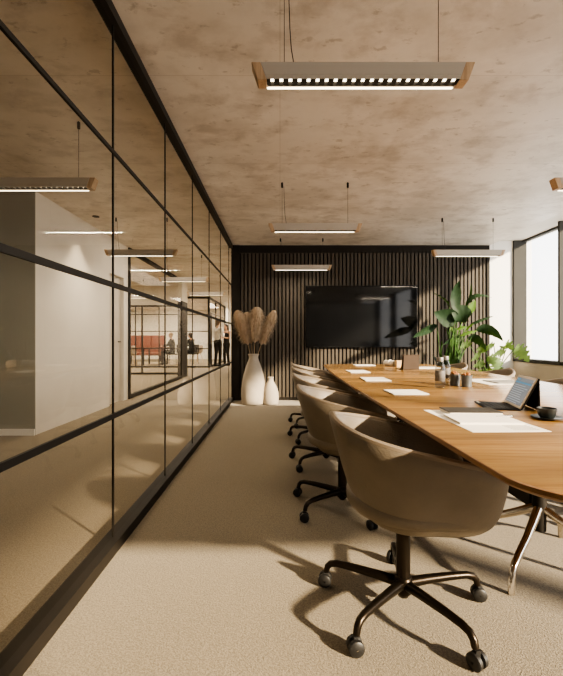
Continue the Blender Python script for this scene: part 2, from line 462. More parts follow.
# meeting room glazing
g = MB().add([(XO,Y5,.06),(XC,Y5,.06),(XC,Y5,H-.06),(XO,Y5,H-.06)], [(0,1,2,3)])
w = struct(g.build('window_%d' % (n+16), M_offglass, smooth=False))
f = MB(); f.box(XO, XC, Y5-.03, Y5+.03, 0, .06); f.box(XO, XC, Y5-.03, Y5+.03, H-.07, H)
for hh in (.72, 1.38, 2.02): f.box(XO, XC, Y5-.02, Y5+.02, hh-.016, hh+.016)
for xx in (-8.2,-7.3,-6.4,-5.5,-4.6,-3.7,-2.73): f.box(xx-.016, xx+.016, Y5-.02, Y5+.02, .06, H-.07)
f.build('window_frame', M_dark, w, smooth=False)
g = MB().add([(XC,Y5,.06),(XC,19.7,.06),(XC,19.7,H-.06),(XC,Y5,H-.06)], [(0,1,2,3)])
w = struct(g.build('window_%d' % (n+17), M_offglass, smooth=False))
f = MB(); f.box(XC-.03, XC+.03, Y5, 19.7, 0, .06); f.box(XC-.03, XC+.03, Y5, 19.7, H-.07, H)
for hh in (1.0, 2.1): f.box(XC-.02, XC+.02, Y5, 19.7, hh-.016, hh+.016)
for yy in (Y5+.03, 16.9, 18.2, 19.67): f.box(XC-.025, XC+.025, yy-.03, yy+.03, .06, H-.07)
f.build('window_frame', M_dark, w, smooth=False)
dd = struct(MB().box(XC-.02, XC+.035, Y5+.08, Y5+.45, .0, 2.12).build('door_2', M_dark, smooth=False))
MB().tube([(XC+.035,Y5+.4,1.0),(XC+.07,Y5+.4,1.0),(XC+.07,Y5+.3,1.0)], .01, 8).build('door_handle', M_chrome, dd)
sbox('wall_corridor_end', M_offwhite, XC-.06, XC+.06, 19.7, YO, 0, H)

# ------------------------------------------------------------------ pendant lamps
def make_pendant():
    root = thing('pendant_lamp', '', 'pendant lamp')
    L2 = .487; zt = .0; zb = -.078       # top plane at z=0 (housing top), bottom
    inset = .028
    fy = -.045; by = .020
    # housing: front face, back face, tapered ends
    def trap(mb, xa_t, xb_t, xa_b, xb_b, y0, y1, z0, z1, mi=0):
        vs = [(xa_b,y0,z0),(xb_b,y0,z0),(xb_b,y1,z0),(xa_b,y1,z0),(xa_t,y0,z1),(xb_t,y0,z1),(xb_t,y1,z1),(xa_t,y1,z1)]
        mb.add(vs, [(0,3,2,1),(4,5,6,7),(0,1,5,4),(1,2,6,5),(2,3,7,6),(3,0,4,7)], mi)
    h = MB()
    def xe(z): return L2 - .04 - inset*(z/zb)
    trap(h, -xe(0), xe(0), -xe(-.056), xe(-.056), fy, by, -.056, 0)
    trap(h, -xe(-.056), xe(-.056), -xe(-.073), xe(-.073), fy, fy+.004, -.073, -.056)
    h.build('housing', M_lamp, root, smooth=False, bevel=.004)
    for sx in (-1, 1):
        e = MB()
        a_t, b_t = L2-.04, L2; a_b, b_b = L2-.04-inset, L2-inset
        if sx < 0: trap(e, -b_t, -a_t, -b_b, -a_b, fy, by, zb, 0)
        else: trap(e, a_t, b_t, a_b, b_b, fy, by, zb, 0)
        e.build('end_cap', M_oak, root, smooth=False, bevel=.003)
    # louvre: glowing tray with dark cross blades, in the front half of the underside
    xi = xe(-.08)-.003
    MB().box(-xi, xi, fy+.004, .002, -.0585, -.0562).build('diffuser', M_led, root, smooth=False)
    lv = MB()
    nb = 21
    for j in range(nb+1):
        xx = -xi + 2*xi*j/nb
        lv.add([(xx-.0125,fy+.0045,-.073),(xx+.0125,fy+.0045,-.073),(xx+.0125,0,-.073),(xx-.0125,0,-.073),(xx-.003,fy+.004,-.0590),(xx+.003,fy+.004,-.0590),(xx+.003,0,-.0590),(xx-.003,0,-.0590)],
               [(0,3,2,1),(4,5,6,7),(0,1,5,4),(1,2,6,5),(2,3,7,6),(3,0,4,7)])
    lv.box(-xi, xi, -.001, .004, -.074, -.0585)
    lv.build('louvre', M_dark, root, smooth=False)
    lp = MB(); lp.box(-xi, xi, .004, by, -.075, -.0562)
    lp.build('lower_lip', M_lamplip, root, smooth=False)
    MB().box(-xi-.004, xi-.004, by-.009, by, -.079, -.0752).build('light_strip', M_ledline, root, smooth=False)
    for sx in (-.343, .343):
        MB().tube([(sx,0,0),(sx,0,H-.0-1.0)], .0016, 6).build('suspension_wire', M_dark, root)
        MB().lathe([(.007,0),(.011,.004),(.011,.05),(.006,.055)], (sx,0,0), 12).build('ceiling_mount', M_black, root)
    # power cable beside the left wire
    MB().tube([(-.30,0,.0),(-.302,0,.03),(-.312,0,.09),(-.318,0,.18),(-.322,0,.30),(-.325,0,.395)], .0022, 6).build('power_cable', M_black, root)
    return root
PH = 1.05+1.17+.038    # housing top height
pend0 = make_pendant()
for c in pend0.children:
    if c.name.startswith('suspension_wire'):
        x0 = c.data.vertices[0].co.x; sgn = -.33 if x0 < 0 else .33
        for v in c.data.vertices: v.co.z = 0 if v.co.z < .5 else H-PH
    if c.name.startswith('ceiling_mount'):
        for v in c.data.vertices: v.co.z += H-PH-.055
plist = [
 ((.362,1.79), 'largest nearest linear pendant lamp with oak ends, hanging over the nearest chair', 'pendant lamps over the meeting table'),
 ((.365,4.20), 'second pendant lamp in the left row, hanging midway between nearest lamp and slatted wall', 'pendant lamps over the meeting table'),
 ((.350,6.50), 'small far pendant lamp seen against the slatted wall, above and left of the television', 'pendant lamps over the meeting table'),
 ((2.53,5.42), 'linear pendant lamp hanging above the tall plant near the windows', 'pendant lamps over the meeting table'),
 ((2.525,3.03), 'linear pendant lamp whose oak end just enters the right edge of the view', 'pendant lamps over the meeting table'),
 ((-1.86,3.03), 'nearest pendant lamp behind the glass partition, cut by the left edge of the view', 'pendant lamps in the corridor'),
 ((-1.86,5.40), 'second pendant lamp behind the glass partition, in front of the white corridor doorway', 'pendant lamps in the corridor'),
 ((-1.86,7.78), 'third pendant lamp along the corridor behind the glass partition', 'pendant lamps in the corridor'),
 ((-1.86,10.15), 'fourth and furthest pendant lamp along the corridor, above the standing pair', 'pendant lamps in the corridor'),
 ((-4.05,10.9), 'pendant lamp in the glazed lounge behind the dark framed inner glass front', 'pendant lamp'),
]
LAMPS = []
for i, ((x, y), lab, grp) in enumerate(plist):
    if i == 0:
        o = pend0; o.location = (x, y, PH); o['label'] = lab
    else:
        o = dup(pend0, (x, y, PH), 0, lab)
    if i < 9: o['group'] = grp
    LAMPS.append((x, y))

# ------------------------------------------------------------------ conference table
TX = 1.225; TY0, TY1 = .80, 5.17; TYC = (TY0+TY1)/2; TL = (TY1-TY0)/2
def table_outline(n=160, shrink=0):
    pts = []
    R = .13
    side = []
    # right half from near end to far end as half-width(y); superelliptic corner rounding
    N = 60
    for i in range(N+1):
        u = -1 + 2*i/N
        u = math.sin(u*PI/2)            # denser at the ends
        y = u*TL
        w = .738 - (.026 if u < 0 else .066)*(u**2)
        d = TL-abs(y)
        if d < R: w -= R - math.sqrt(max(0, R*R-(R-d)**2))
        side.append((w, y - (.09*(1-(w/.72)**2) if u < -.9 else 0)))
    out = [(TX+w-shrink, TYC+y*(1-shrink/TL)) for w, y in side] + [(TX-w+shrink, TYC+y*(1-shrink/TL)) for w, y in reversed(side)]
    # bowed near and far ends come from the rounded corners
    return out
def make_table():
    root = thing('conference_table', 'long boat-shaped oak conference table on chrome splayed legs', 'table', (TX, TYC, 0))
    def slab(z0, z1, mats, name):
        m = MB()
        lv = [(.022, z0), (.004, z0+.010), (0, z0+.016), (0, z1-.002), (.003, z1)]
        rings = [[(x-TX, y-TYC, z) for x, y in table_outline(shrink=s_)] for s_, z in lv]
        nn = len(rings[0]); vs = [p for r in rings for p in r]; fs = []; 
        m.add(vs, [])
        for i in range(len(rings)-1):
            for k_ in range(nn):
                a = i*nn+k_; b_ = i*nn+(k_+1) % nn
                m.f.append((a, b_, b_+nn, a+nn)); m.m.append(1)
        m.f.append(tuple(range((len(rings)-1)*nn, len(rings)*nn))); m.m.append(0)
        m.f.append(tuple(reversed(range(nn)))); m.m.append(1)
        return m.build(name, mats, root, autosmooth=30)
    slab(.712, .740, [M_table, M_edge], 'tabletop')
    for py in (1.90, 4.10):
        y = py-TYC
        MB().lathe([(.020,.150),(.029,.155),(.033,.70),(.05,.702),(.05,.7125)], (0,y,0), 24).build('column', M_dark, root)
        MB().box(-.42, .42, y-.03, y+.03, .69, .713).build('top_bracket', M_dark, root, smooth=False, bevel=.004)
        for sx in (-1, 1):
            for sy in (-1, 1):
                pts = []
                key = [(.0,.265),(.06,.255),(.25,.215),(.5,.168),(.75,.135),(.92,.105),(.98,.065),(1.0,.0)]
                for t_, h_ in key: pts.append((sx*.27*t_, y+sy*.24*t_, h_))
                MB().tube(pts, [.020,.020,.019,.017,.016,.015,.014,.013], 14).build('leg', M_chrome, root)
    MB().box(-.025, .025, 1.90-TYC+.03, 4.10-TYC-.03, .245, .335).build('stretcher', M_dark, root, smooth=False, bevel=.006)
    MB().box(-.30, -.26, 1.55-TYC, 4.5-TYC, .672, .712).build('support_rail', M_dark, root, smooth=False)
    MB().box(.26, .30, 1.55-TYC, 4.5-TYC, .672, .712).build('support_rail', M_dark, root, smooth=False)
    return root
make_table()

# ------------------------------------------------------------------ tub chairs
def make_chair():
    root = thing('tub_chair', '', 'chair')
    NU = 72
    AX, AZ, NE = .30, .305, 2.1
    def plan(a, ax=AX, az=AZ):
        c, s_ = math.cos(a), math.sin(a)
        n_ = NE + (1.7 if c > 0 else 0)*smoothstep(0, .5, c); ax_ = ax + (.022 if c > 0 else -.012)
        return n_, (abs(c)/ax_)**n_ + (abs(s_)/az)**n_
    def rad(a, ax=AX, az=AZ):
        n_, q = plan(a, ax, az); return q**(-1/n_)
    def rim(a):
        a = abs((a+PI) % (2*PI) - PI)
        h = .592 + .164*max(0, (a-.68)/(PI-.68))**.74
        op = smoothstep(.36, .66, a)
        return .445 + (h-.445)*op
    def taper(a):
        a = abs((a+PI) % (2*PI) - PI)
        return .93 - .15*smoothstep(.4, 1.4, a) - .16*smoothstep(1.5, PI*.95, a)
    Z0 = .362
    def section(a):
        R = rad(a); rb = R*taper(a); Hh = rim(a)
        pts = [(.02,Z0),(rb*.4,Z0)]
        P0, P1, P2, P3 = (rb*.60, Z0), (rb*1.03, Z0+.001), (rb+(R-rb)*.36, Z0+.10), (R, Hh)
        n_ = 16
        for i in range(n_+1):
            t = i/n_; t = t*t*.35 + t*.65
            c_ = ((1-t)**3, 3*t*(1-t)**2, 3*t*t*(1-t), t**3)
            pts.append(tuple(sum(k_*p[q] for k_, p in zip(c_, (P0,P1,P2,P3))) for q in (0,1)))
        return pts
    m = MB()
    secs = []
    for k_ in range(NU):
        a = 2*PI*k_/NU
        secs.append([(r*math.cos(a), r*math.sin(a), z) for r, z in section(a)])
    ns = len(secs[0])
    # outer skin, then inner skin offset inwards
    TH = .030
    inner = []
    for k_ in range(NU):
        a = 2*PI*k_/NU
        pr = section(a)[9:]
        row = []
        for j, (r, z) in enumerate(pr):
            row.append(((r-TH)*math.cos(a), (r-TH)*math.sin(a), z + (0 if j < len(pr)-1 else -.002)))
        row[0] = (row[0][0], row[0][1], max(row[0][2], Z0+.03))
        inner.append(list(reversed(row)))
    prof = []
    for k_ in range(NU):
        a = 2*PI*k_/NU
        r, z = section(a)[-1]
        top = [((r-TH*.2)*math.cos(a), (r-TH*.2)*math.sin(a), z+.006), ((r-TH*.8)*math.cos(a), (r-TH*.8)*math.sin(a), z+.006)]
        prof.append(secs[k_] + top + inner[k_])
    nn = len(prof[0])
    vs = [p for row in prof for p in row]; fs = []
    for k_ in range(NU):
        k2 = (k_+1) % NU
        for j in range(nn-1):
            fs.append((k_*nn+j, k2*nn+j, k2*nn+j+1, k_*nn+j+1))
    fs.append(tuple(k_*nn for k_ in reversed(range(NU))))
    fs.append(tuple(k_*nn+nn-1 for k_ in range(NU)))
    m.add(vs, fs); m.build('shell', M_leather, root, autosmooth=60)
    # welt along the upper edge
    pts = []
    for k_ in range(NU+1):
        a = .50 + (2*PI-1.0)*k_/NU
        r, z = section(a)[-1]; pts.append(((r-.012)*math.cos(a), (r-.012)*math.sin(a), z+.004))
    MB().tube(pts, .0125, 8).build('edge_welt', M_leather_edge, root)
    # seat cushion
    c = MB(); rows = []
    for z, s_ in ((.415,.86),(.43,.895),(.455,.90),(.472,.86),(.480,.70),(.484,.35),(.485,.02)):
        rows.append([(rad(a)*taper(a)**.35*s_*math.cos(a), rad(a)*taper(a)**.35*s_*math.sin(a), z) for a in [2*PI*q/48 for q in range(48)]])
    vs = [p for r in rows for p in r]; fs = []
    for i in range(len(rows)-1):
        for q in range(48):
            a = i*48+q; b_ = i*48+(q+1) % 48; fs.append((a, b_, b_+48, a+48))
    fs.append(tuple(reversed(range(48)))); fs.append(tuple(range((len(rows)-1)*48, len(rows)*48)))
    c.add(vs, fs); c.build('seat_cushion', M_leather, root, autosmooth=60)
    # column
    MB().lathe([(.027,.10),(.027,.33),(.034,.335),(.06,.345),(.09,.352),(.09,.366)], (0,0,0), 24).build('column', M_bronze, root)
    MB().lathe([(.012,.045),(.02,.05),(.024,.058),(.034,.07),(.036,.115),(.030,.128),(.027,.13)], (0,0,0), 24).build('hub', M_bronze, root)
    for k_ in range(5):
        a = 2*PI*k_/5
        ca, sa = math.cos(a), math.sin(a)
        key = [(.02,.100),(.10,.105),(.20,.108),(.27,.107),(.298,.100),(.313,.084),(.319,.062)]
        leg = MB().tube([(r*ca, r*sa, z) for r, z in key], [.020,.018,.0155,.014,.0135,.013,.0125], 12).build('leg', M_bronze, root)
        w = MB()
        cx, cy = .325*ca, .325*sa
        ta = a + PI/2 + random.uniform(-.8, .8)
        dx, dy = math.cos(ta), math.sin(ta)       # axle direction
        for s_ in (-1, 1):
            seg = 18; R_ = .027
            vs = []; fs = []
            for (rr, off) in ((.019,.004),(R_,.007),(R_,.020),(.022,.024),(.004,.025)):
                for q in range(seg):
                    b_ = 2*PI*q/seg
                    vs.append((cx+dx*s_*off - dy*rr*math.cos(b_), cy+dy*s_*off + dx*rr*math.cos(b_), .0275+rr*math.sin(b_)))
            for i in range(4):
                for q in range(seg):
                    a_ = i*seg+q; b_ = i*seg+(q+1) % seg; fs.append((a_, b_, b_+seg, a_+seg))
            w.add(vs, fs)
        w.box(cx-.008, cx+.008, cy-.008, cy+.008, .02, .062)
        w.build('caster', M_caster, leg)
    return root
chair0 = make_chair()
BASE = math.radians(9)
chairs = [
 ((.482,1.574), 0, 'nearest taupe leather tub chair on bronze five-star casters, front left of the table'),
 ((.392,2.53), -.10, 'second taupe tub chair along the left side of the table, just behind the nearest one'),
 ((.392,3.42), -.04, 'third taupe tub chair along the left side of the table, counting from the nearest'),
 ((.405,4.28), .03, 'fourth taupe tub chair along the left side of the table, counting from the nearest'),
 ((.425,5.02), .0, 'furthest taupe tub chair on the left side of the table, near the slatted wall'),
 ((2.02,5.02), PI+.05, 'furthest taupe tub chair on the window side, its back in front of the tall plant'),
 ((2.03,4.05), PI-.05, 'taupe window side tub chair whose back shows just beyond the upright tablet'),
 ((2.02,3.05), PI+.04, 'taupe window side tub chair whose back shows at the right edge of the view'),
 ((1.98,2.28), PI+.0, 'nearest window side tub chair, only its caster seen below the tabletop by the chrome leg'),
]
for i, ((x, y), r, lab) in enumerate(chairs):
    if i == 0: o = chair0; o.location = (x, y, 0); o.rotation_euler.z = r; o['label'] = lab
    else: o = dup(chair0, (x, y, 0), r, lab)
    o['group'] = 'tub chairs on the left side of the table' if i < 5 else 'tub chairs on the window side of the table'
# the star base is turned a little against the shell
done = set()
for o in list(bpy.data.objects):
    if o.type == 'MESH' and o.parent and o.parent.name.startswith('tub_chair') and o.name.startswith('leg'):
        o.rotation_euler.z = BASE

# ------------------------------------------------------------------ television
tv = thing('television', 'large wall-mounted black television on the slatted wall', 'television', (1.41, YB-.03, .92))
MB().box(-.965, .965, -.055, 0, 0, 1.07).build('casing', M_tvframe, tv, smooth=False, bevel=.004)
MB().box(-.952, .952, -.058, -.054, .014, 1.057).build('screen', M_tv, tv, smooth=False)
MB().box(-.04, .04, -.0585, -.05, -.012, .0).build('sensor_bar', M_tvframe, tv, smooth=False)

# ------------------------------------------------------------------ vases and pampas
def vase(name, label, loc, prof):
    root = thing(name, label, 'vase', loc)
    inner = [(max(r-.012, .01), z) for r, z in reversed(prof[1:])]
    MB().lathe(prof+inner, (0,0,0), 40).build('body', M_ceramic, root)
    MB().tube([((prof[-1][0]-.006)*math.cos(a), (prof[-1][0]-.006)*math.sin(a), prof[-1][1]) for a in [2*PI*q/32 for q in range(33)]], .008, 8).build('rim', M_ceramic, root)
    return root
VX, VY = -.435, 6.60
vase('floor_vase', 'tall white ceramic bottle vase holding pampas grass in the corner', (VX, VY, 0),
     [(.13,0),(.185,.012),(.198,.06),(.203,.14),(.20,.25),(.188,.36),(.165,.48),(.135,.59),(.105,.67),(.085,.72),(.076,.755),(.078,.785),(.092,.815)])
vase('floor_vase', 'small empty white ceramic bottle vase beside the tall one', (-.155, 6.56, 0),
     [(.085,0),(.122,.01),(.132,.05),(.135,.12),(.13,.19),(.112,.26),(.085,.32),(.062,.36),(.046,.39),(.044,.415),(.052,.44)])
def pampas(label, base, p1, tip, width, seed):
    rnd = random.Random(seed)
    root = thing('pampas_grass', label, 'dried grass', base, group='pampas grass stems in the tall vase')
    b = Vector(base); path = bez((0,0,0), Vector(p1)-b, Vector(tip)-b, 14)
    MB().tube(path, [.006-.0003*i for i in range(15)], 6).build('stem', M_stem, root)
    m = MB()
    n = 2600
    for i in range(n):
        t = rnd.random()
        u = .40 + .60*t                     # along the path
        f_ = u*14; k_ = min(13, int(f_)); p = path[k_].lerp(path[k_+1], f_-k_)
        d = (path[k_+1]-path[k_]).normalized()
        env = (math.sin(PI*min(1, (t*.86+.14)))**.6)
        a = rnd.uniform(0, 2*PI)
        e1 = d.orthogonal().normalized(); e2 = d.cross(e1)
        out = (e1*math.cos(a)+e2*math.sin(a))
        l = width*env*rnd.uniform(.5, 1.15)
        droop = Vector((0,0,-1))*rnd.uniform(.1,.5)*l
        q1 = p + d*l*.6 + out*l*.55
        q2 = p + d*l*.55 + out*l*1.0 + droop
        sd = d.cross(out).normalized()*rnd.uniform(.0018,.0036)
        m.add([p-sd, p+sd, q1+sd, q1-sd, q2], [(0,1,2,3),(3,2,4)])
    m.build('plume', M_pampas, root, smooth=False)
vb = lambda dx, dy: (VX+dx, VY+dy, .60)
pampas('leftmost pampas plume in the tall vase, leaning to the glass', vb(-.02,0), (VX-.08,VY,1.05), (VX-.27,VY-.02,1.53), .17, 1)
pampas('pampas plume left of centre in the tall vase', vb(-.01,.02), (VX-.03,VY+.02,1.1), (VX-.12,VY+.04,1.50), .17, 2)
pampas('tallest upright pampas plume in the middle of the tall vase', vb(.01,-.01), (VX+.02,VY-.01,1.1), (VX+.06,VY-.02,1.58), .19, 3)
pampas('rightmost pampas plume in the tall vase, leaning to the television', vb(.02,0), (VX+.12,VY,1.05), (VX+.35,VY-.02,1.53), .14, 4)

# ------------------------------------------------------------------ plants
def leaf(mb, base, ctrl, tip, width, side=None, fold=.25, n=16, notch=0, seed=0, mi=0):
    path = bez(base, ctrl, tip, n)
    side = Vector(side) if side is not None else None
    vs = []; fs = []
    rnd = random.Random(seed)
    for i, p in enumerate(path):
        t = i/n
        d = (path[min(i+1,n)]-path[max(i-1,0)]).normalized()
        if side is None: s_ = d.cross(Vector((0,0,1)))
        else: s_ = side - d*side.dot(d)
        if s_.length < 1e-4: s_ = d.orthogonal()
        s_.normalize(); up = s_.cross(d)
        w = width*(math.sin(PI*min(1, t**.75))**.75) if t < 1 else 0
        w = max(w, .002)
        wl = wr = w
        if notch and .15 < t < .92:
            wl *= 1-notch*(i % 3 == 1); wr *= 1-notch*((i+1) % 3 == 1)
        wave = .06*width*math.sin(i*1.7+seed)
        vs += [p - s_*wl + up*(fold*wl+wave), p - s_*wl*.5 + up*fold*wl*.35, p, p + s_*wr*.5 + up*fold*wr*.35, p + s_*wr + up*(fold*wr-wave)]
    for i in range(n):
        for j in range(4):
            a = i*5+j; fs.append((a, a+1, a+6, a+5))
    mb.add(vs, fs, mi)
def P(px, py, y):      # a point at depth y, measured off the photo
    return Vector(((px-280)*y/402, y, 1.05+(340-py)*y/402))
pl = thing('potted_plant', 'tall dark green broad-leaved plant in front of the slatted wall', 'plant', (2.66, 6.35, 0))
loc = Vector(pl.location)
def pot(root, r, h, m=M_pot):
    MB().lathe([(r*.72,0),(r*.76,.01),(r*.98,h*.85),(r,h),(r*.93,h),(r*.90,h*.88),(r*.3,h*.86)], (0,0,0), 32).build('pot', m, root)
    MB().lathe([(r*.90,h*.86),(r*.6,h*.885),(.01,h*.89)], (0,0,0), 24).build('soil', M_soil, root)
pot(pl, .22, .42)
lv = MB(); st = MB()
Y = 6.35
def add_leaf(b, c, t, w, side, y=Y, dy=0, dm=0, stalk=True, mb=None, root=None, mi=0, notch=0, fold=.25, seed=0, dt=0):
    L_ = loc
    bb = P(*b, y+dy) - L_; cc = P(*c, y+dy+dm) - L_; tt = P(*t, y+dy+dt) - L_
    leaf(mb or lv, bb, cc, tt, w, side, fold, 16, notch, seed, mi)
    if stalk:
        foot = Vector((random.uniform(-.07,.07)+(bb.x*.1), random.uniform(-.07,.07), .36))
        mid = foot.lerp(bb, .55); mid.x = foot.x*.6+bb.x*.4 + (0); 
        st.tube(bez(foot, mid, bb, 10), [.013-.0008*q for q in range(11)], 7)
S = (1,0,0)
add_leaf((455.5,312),(454,292),(459,281), .085, S, dm=.05, dt=-.14, seed=1)           # tall upright
add_leaf((449.5,307),(443,296),(431,293), .075, (0,1,.3), seed=2)                    # thin, up left
add_leaf((465,308),(470,288),(491.5,297.5), .075, (.15,.8,.5), dt=-.1, seed=3)       # arching right
add_leaf((468,303),(471,292),(471,283), .045, (0,1,0), dy=.1, seed=4)                # edge-on spike
add_leaf((457,322),(447,317),(434,312), .14, (.25,-.3,1), dy=-.15, dt=-.1, seed=5)    # broad left
add_leaf((455,321),(462,311),(472,314), .155, (.2,-.3,1), dy=-.2, dt=-.08, seed=6)    # broad centre right
add_leaf((468,314),(472,307),(475,300), .06, S, dy=.15, mi=1, seed=7)                # small leaf, light shining through it put into its colour
add_leaf((470,325),(480,319),(493.5,316), .045, (0,.9,.4), seed=8)
add_leaf((437,326.5),(425,328),(412.5,337.5), .085, (.1,-.5,.85), dt=-.25, dm=-.1, seed=9)          # long drooping left
add_leaf((476,330),(490,326),(503,341), .085, (.1,-.5,.7), dt=-.2, seed=10)          # drooping right
add_leaf((468,338),(478,337),(486,350), .075, (.1,-.5,.7), dt=-.2, seed=11)
add_leaf((455,338),(450,338),(442,345.5), .055, (.1,-.5,.7), dt=-.2, seed=12)
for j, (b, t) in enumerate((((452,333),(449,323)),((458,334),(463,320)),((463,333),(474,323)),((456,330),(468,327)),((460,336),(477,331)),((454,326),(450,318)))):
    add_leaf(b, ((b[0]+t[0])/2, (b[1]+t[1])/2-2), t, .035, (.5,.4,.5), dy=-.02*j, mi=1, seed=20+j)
for j in range(16):       # dense upright stems
    a = random.uniform(0, 2*PI); r = random.uniform(.02,.14)
    f_ = Vector((r*math.cos(a), r*math.sin(a), .36)); tpx = random.uniform(-.16,.22)
    st.tube(bez(f_, f_+Vector((0,0,.35)), (tpx*.8, random.uniform(-.1,.1), random.uniform(.75,1.25)), 8), [.013]*5+[.010]*4, 6)
for j in range(9):       # low young leaves
    a = random.uniform(0, 2*PI)
    b = Vector((.1*math.cos(a), .1*math.sin(a), .38)); t = b + Vector((.16*math.cos(a), .12*math.sin(a), random.uniform(.4,.65)))
    leaf(lv, b.lerp(t,.35), b.lerp(t,.6)+Vector((0,0,.1)), t, .05, None, .3, 12, 0, j, 0)
lv.build('foliage', [M_leaf, M_leaf2], pl, autosmooth=70)
st.build('stems', M_stalk, pl)
# split-leaf plant
mo = thing('potted_plant', 'low split-leaved plant by the window corner, pale green in the sun', 'plant', (3.42, 6.45, 0))
loc = Vector(mo.location); lv = MB(); st = MB()
pot(mo, .19, .34)
Y = 6.4
ml = [((503,349),(505,341),(513,350), .12, (.4,-.6,.6), -.1), ((515,348),(521,350),(529,362), .13, (.5,-.3,.8), -.2),
      ((497,357),(496,367),(499,370), .12, (1,0,.2), -.25), ((505,353),(500,350),(492,356), .10, (.2,-.5,.8), -.2),
      ((486,352),(482,346),(476,350), .10, (.2,-.5,.8), -.1), ((470,346),(466,342),(460,348), .10, (.2,-.5,.8), -.3),
      ((484,366),(479,362),(473,367), .09, (.2,-.5,.8), -.3), ((494,346),(488,344),(482,352), .10, (.3,-.5,.7), -.1), ((487,358),(492,357),(494,366), .09, (.8,-.4,.3), -.3),
      ((480,356),(476,354),(470,362), .09, (.2,-.5,.8), -.35)]
for j, (b, c, t, w, sd, dy) in enumerate(ml):
    add_leaf(b, c, t, w, sd, y=Y, dy=dy, notch=.55, seed=40+j, fold=.15)
for j in range(10):
    a = random.uniform(0, 2*PI)
    b = Vector((.08*math.cos(a), .08*math.sin(a), .32)); t = b + Vector((random.uniform(-.35,.12), random.uniform(-.2,.1), random.uniform(.12,.34)))
    leaf(lv, b.lerp(t,.45), b.lerp(t,.7)+Vector((0,0,.08)), t, .09, None, .2, 15, .5, j, 0)
    st.tube(bez(b, b+Vector((0,0,.15)), b.lerp(t,.45), 6), .005, 6)
lv.build('foliage', M_monst, mo, autosmooth=70)
st.build('stems', M_stalk, mo)

# ------------------------------------------------------------------ things on the table
TZ = .7402
def sheet(name, label, cat, cx, cy, w, l, rot, h=.0015, group=None, m=M_paper, lines=None):
    root = thing(name, label, cat, (cx, cy, TZ), rot, group)
    MB().box(-w/2, w/2, -l/2, l/2, 0, h).build('sheet', m, root, smooth=False)
    if lines:
        p = MB()
        for (x0, x1, y0, y1) in lines: p.box(x0, x1, y0, y1, h, h+.0004)
        p.build('print', M_ink, root, smooth=False)
    return root
pr = [(.02,.11,-.19+.017*q,-.185+.017*q) for q in range(5)] + [(.02,.118,-.10,-.096)]
sheet('paper_sheet', 'large white printed sheet at the near left of the table, under the notebooks', 'paper', .775, 1.565, .27, .425, .03, lines=pr)
nb = thing('notebook', 'white notebook lying across the large sheet', 'notebook', (.775, 1.545, TZ+.0017), -.04)
MB().box(-.115, .115, -.085, .085, 0, .007).build('pages', M_paper, nb, smooth=False, bevel=.001)
MB().box(-.116, .116, -.086, .086, .0072, .0085).build('cover', M_paper, nb, smooth=False)
nb = thing('notebook', 'dark grey covered notebook stacked on the white notebook', 'notebook', (.80, 1.685, TZ+.0017), -.04)
MB().box(-.105, .105, -.05, .065, 0, .012).build('pages', M_paper, nb, smooth=False)
MB().box(-.108, .108, -.053, .068, .012, .0155).build('cover', M_cover, nb, smooth=False, bevel=.001)
pn = thing('pen', 'slim pale pen beside the notebooks on the large sheet', 'pen', (.872, 1.585, TZ+.0017), .25)
MB().tube([(-.02,-.0,.005),(.05,0,.005)], .0045, 10).build('barrel', M_chrome, pn)
MB().tube([(-.037,0,.005),(-.02,0,.005)], [.001,.0045], 10).build('tip', M_black, pn)
pg = 'notepads along the left side of the table'
for (x, y, w, l, rot, lab) in ((.737,2.36,.20,.20,.03,'white notepad on the left of the table before the second chair'),
                               (.742,3.14,.19,.27,-.03,'white notepad on the left of the table before the third chair'),
                               (.758,3.92,.185,.28,.02,'white notepad on the left of the table before the fourth chair')):
    r = thing('notepad', lab, 'notepad', (x, y, TZ), rot, pg)
    MB().box(-w/2, w/2, -l/2, l/2, 0.0022, .007).build('pages', M_paper, r, smooth=False)
    MB().box(-w/2-.002, w/2+.002, -l/2-.002, l/2+.002, 0, .0022).build('backing_board', M_cover, r, smooth=False)
sheet('paper_sheet', 'white sheet at the far end of the table near the paper roll', 'paper', 1.03, 4.92, .24, .18, 0, .006)
sheet('paper_sheet', 'white sheet on the far table end right of the taupe tablet', 'paper', 1.60, 4.45, .32, .22, .05, .006)
sheet('paper_sheet', 'white sheets beneath a grey folder on the window side of the table', 'paper', 1.60, 2.98, .34, .40, .05, .003)
fo = thing('folder', 'flat grey folder on white sheets at the window side of the table', 'folder', (1.64, 2.93, TZ+.0031), .05)
MB().box(-.11, .11, -.10, .10, 0, .004).build('back_flap', M_ink, fo, smooth=False)
MB().box(-.11, .108, -.10, .098, .0042, .0065).build('front_flap', M_ink, fo, smooth=False)
# rolls of paper
def roll(label, loc, rotz, L_, r=.034):
    root = thing('paper_roll', label, 'paper roll', loc, rotz)
    pts = []
    m = MB()
    # spiral sheet
    nn = 90; vs = []; fs = []
    for i in range(nn+1):
        a = i/nn*2*PI*3; rr = r*(.62+.38*i/nn)
        for xx in (-L_/2, L_/2): vs.append((xx, rr*math.cos(a), r+rr*math.sin(a)))
    for i in range(nn): fs.append((2*i, 2*i+1, 2*i+3, 2*i+2))
    m.add(vs, fs); m.build('rolled_sheet', M_paper, root)
    MB().lathe([(r*1.03,-.008),(r*1.05,-.006),(r*1.05,.006),(r*1.03,.008)], (0,0,r), 24, axis='x').build('band', M_paper, root)
roll('white paper roll with its open end facing the viewer at the far table end', (1.31, 4.78, TZ), -1.05, .15, .037)
bx = thing('box', 'small pale wooden box between the paper roll and the taupe tablet', 'box', (1.40, 4.66, TZ), .05)
MB().box(-.06, .06, -.04, .04, 0, .055).build('body', M_boxwood, bx, smooth=False, bevel=.003)
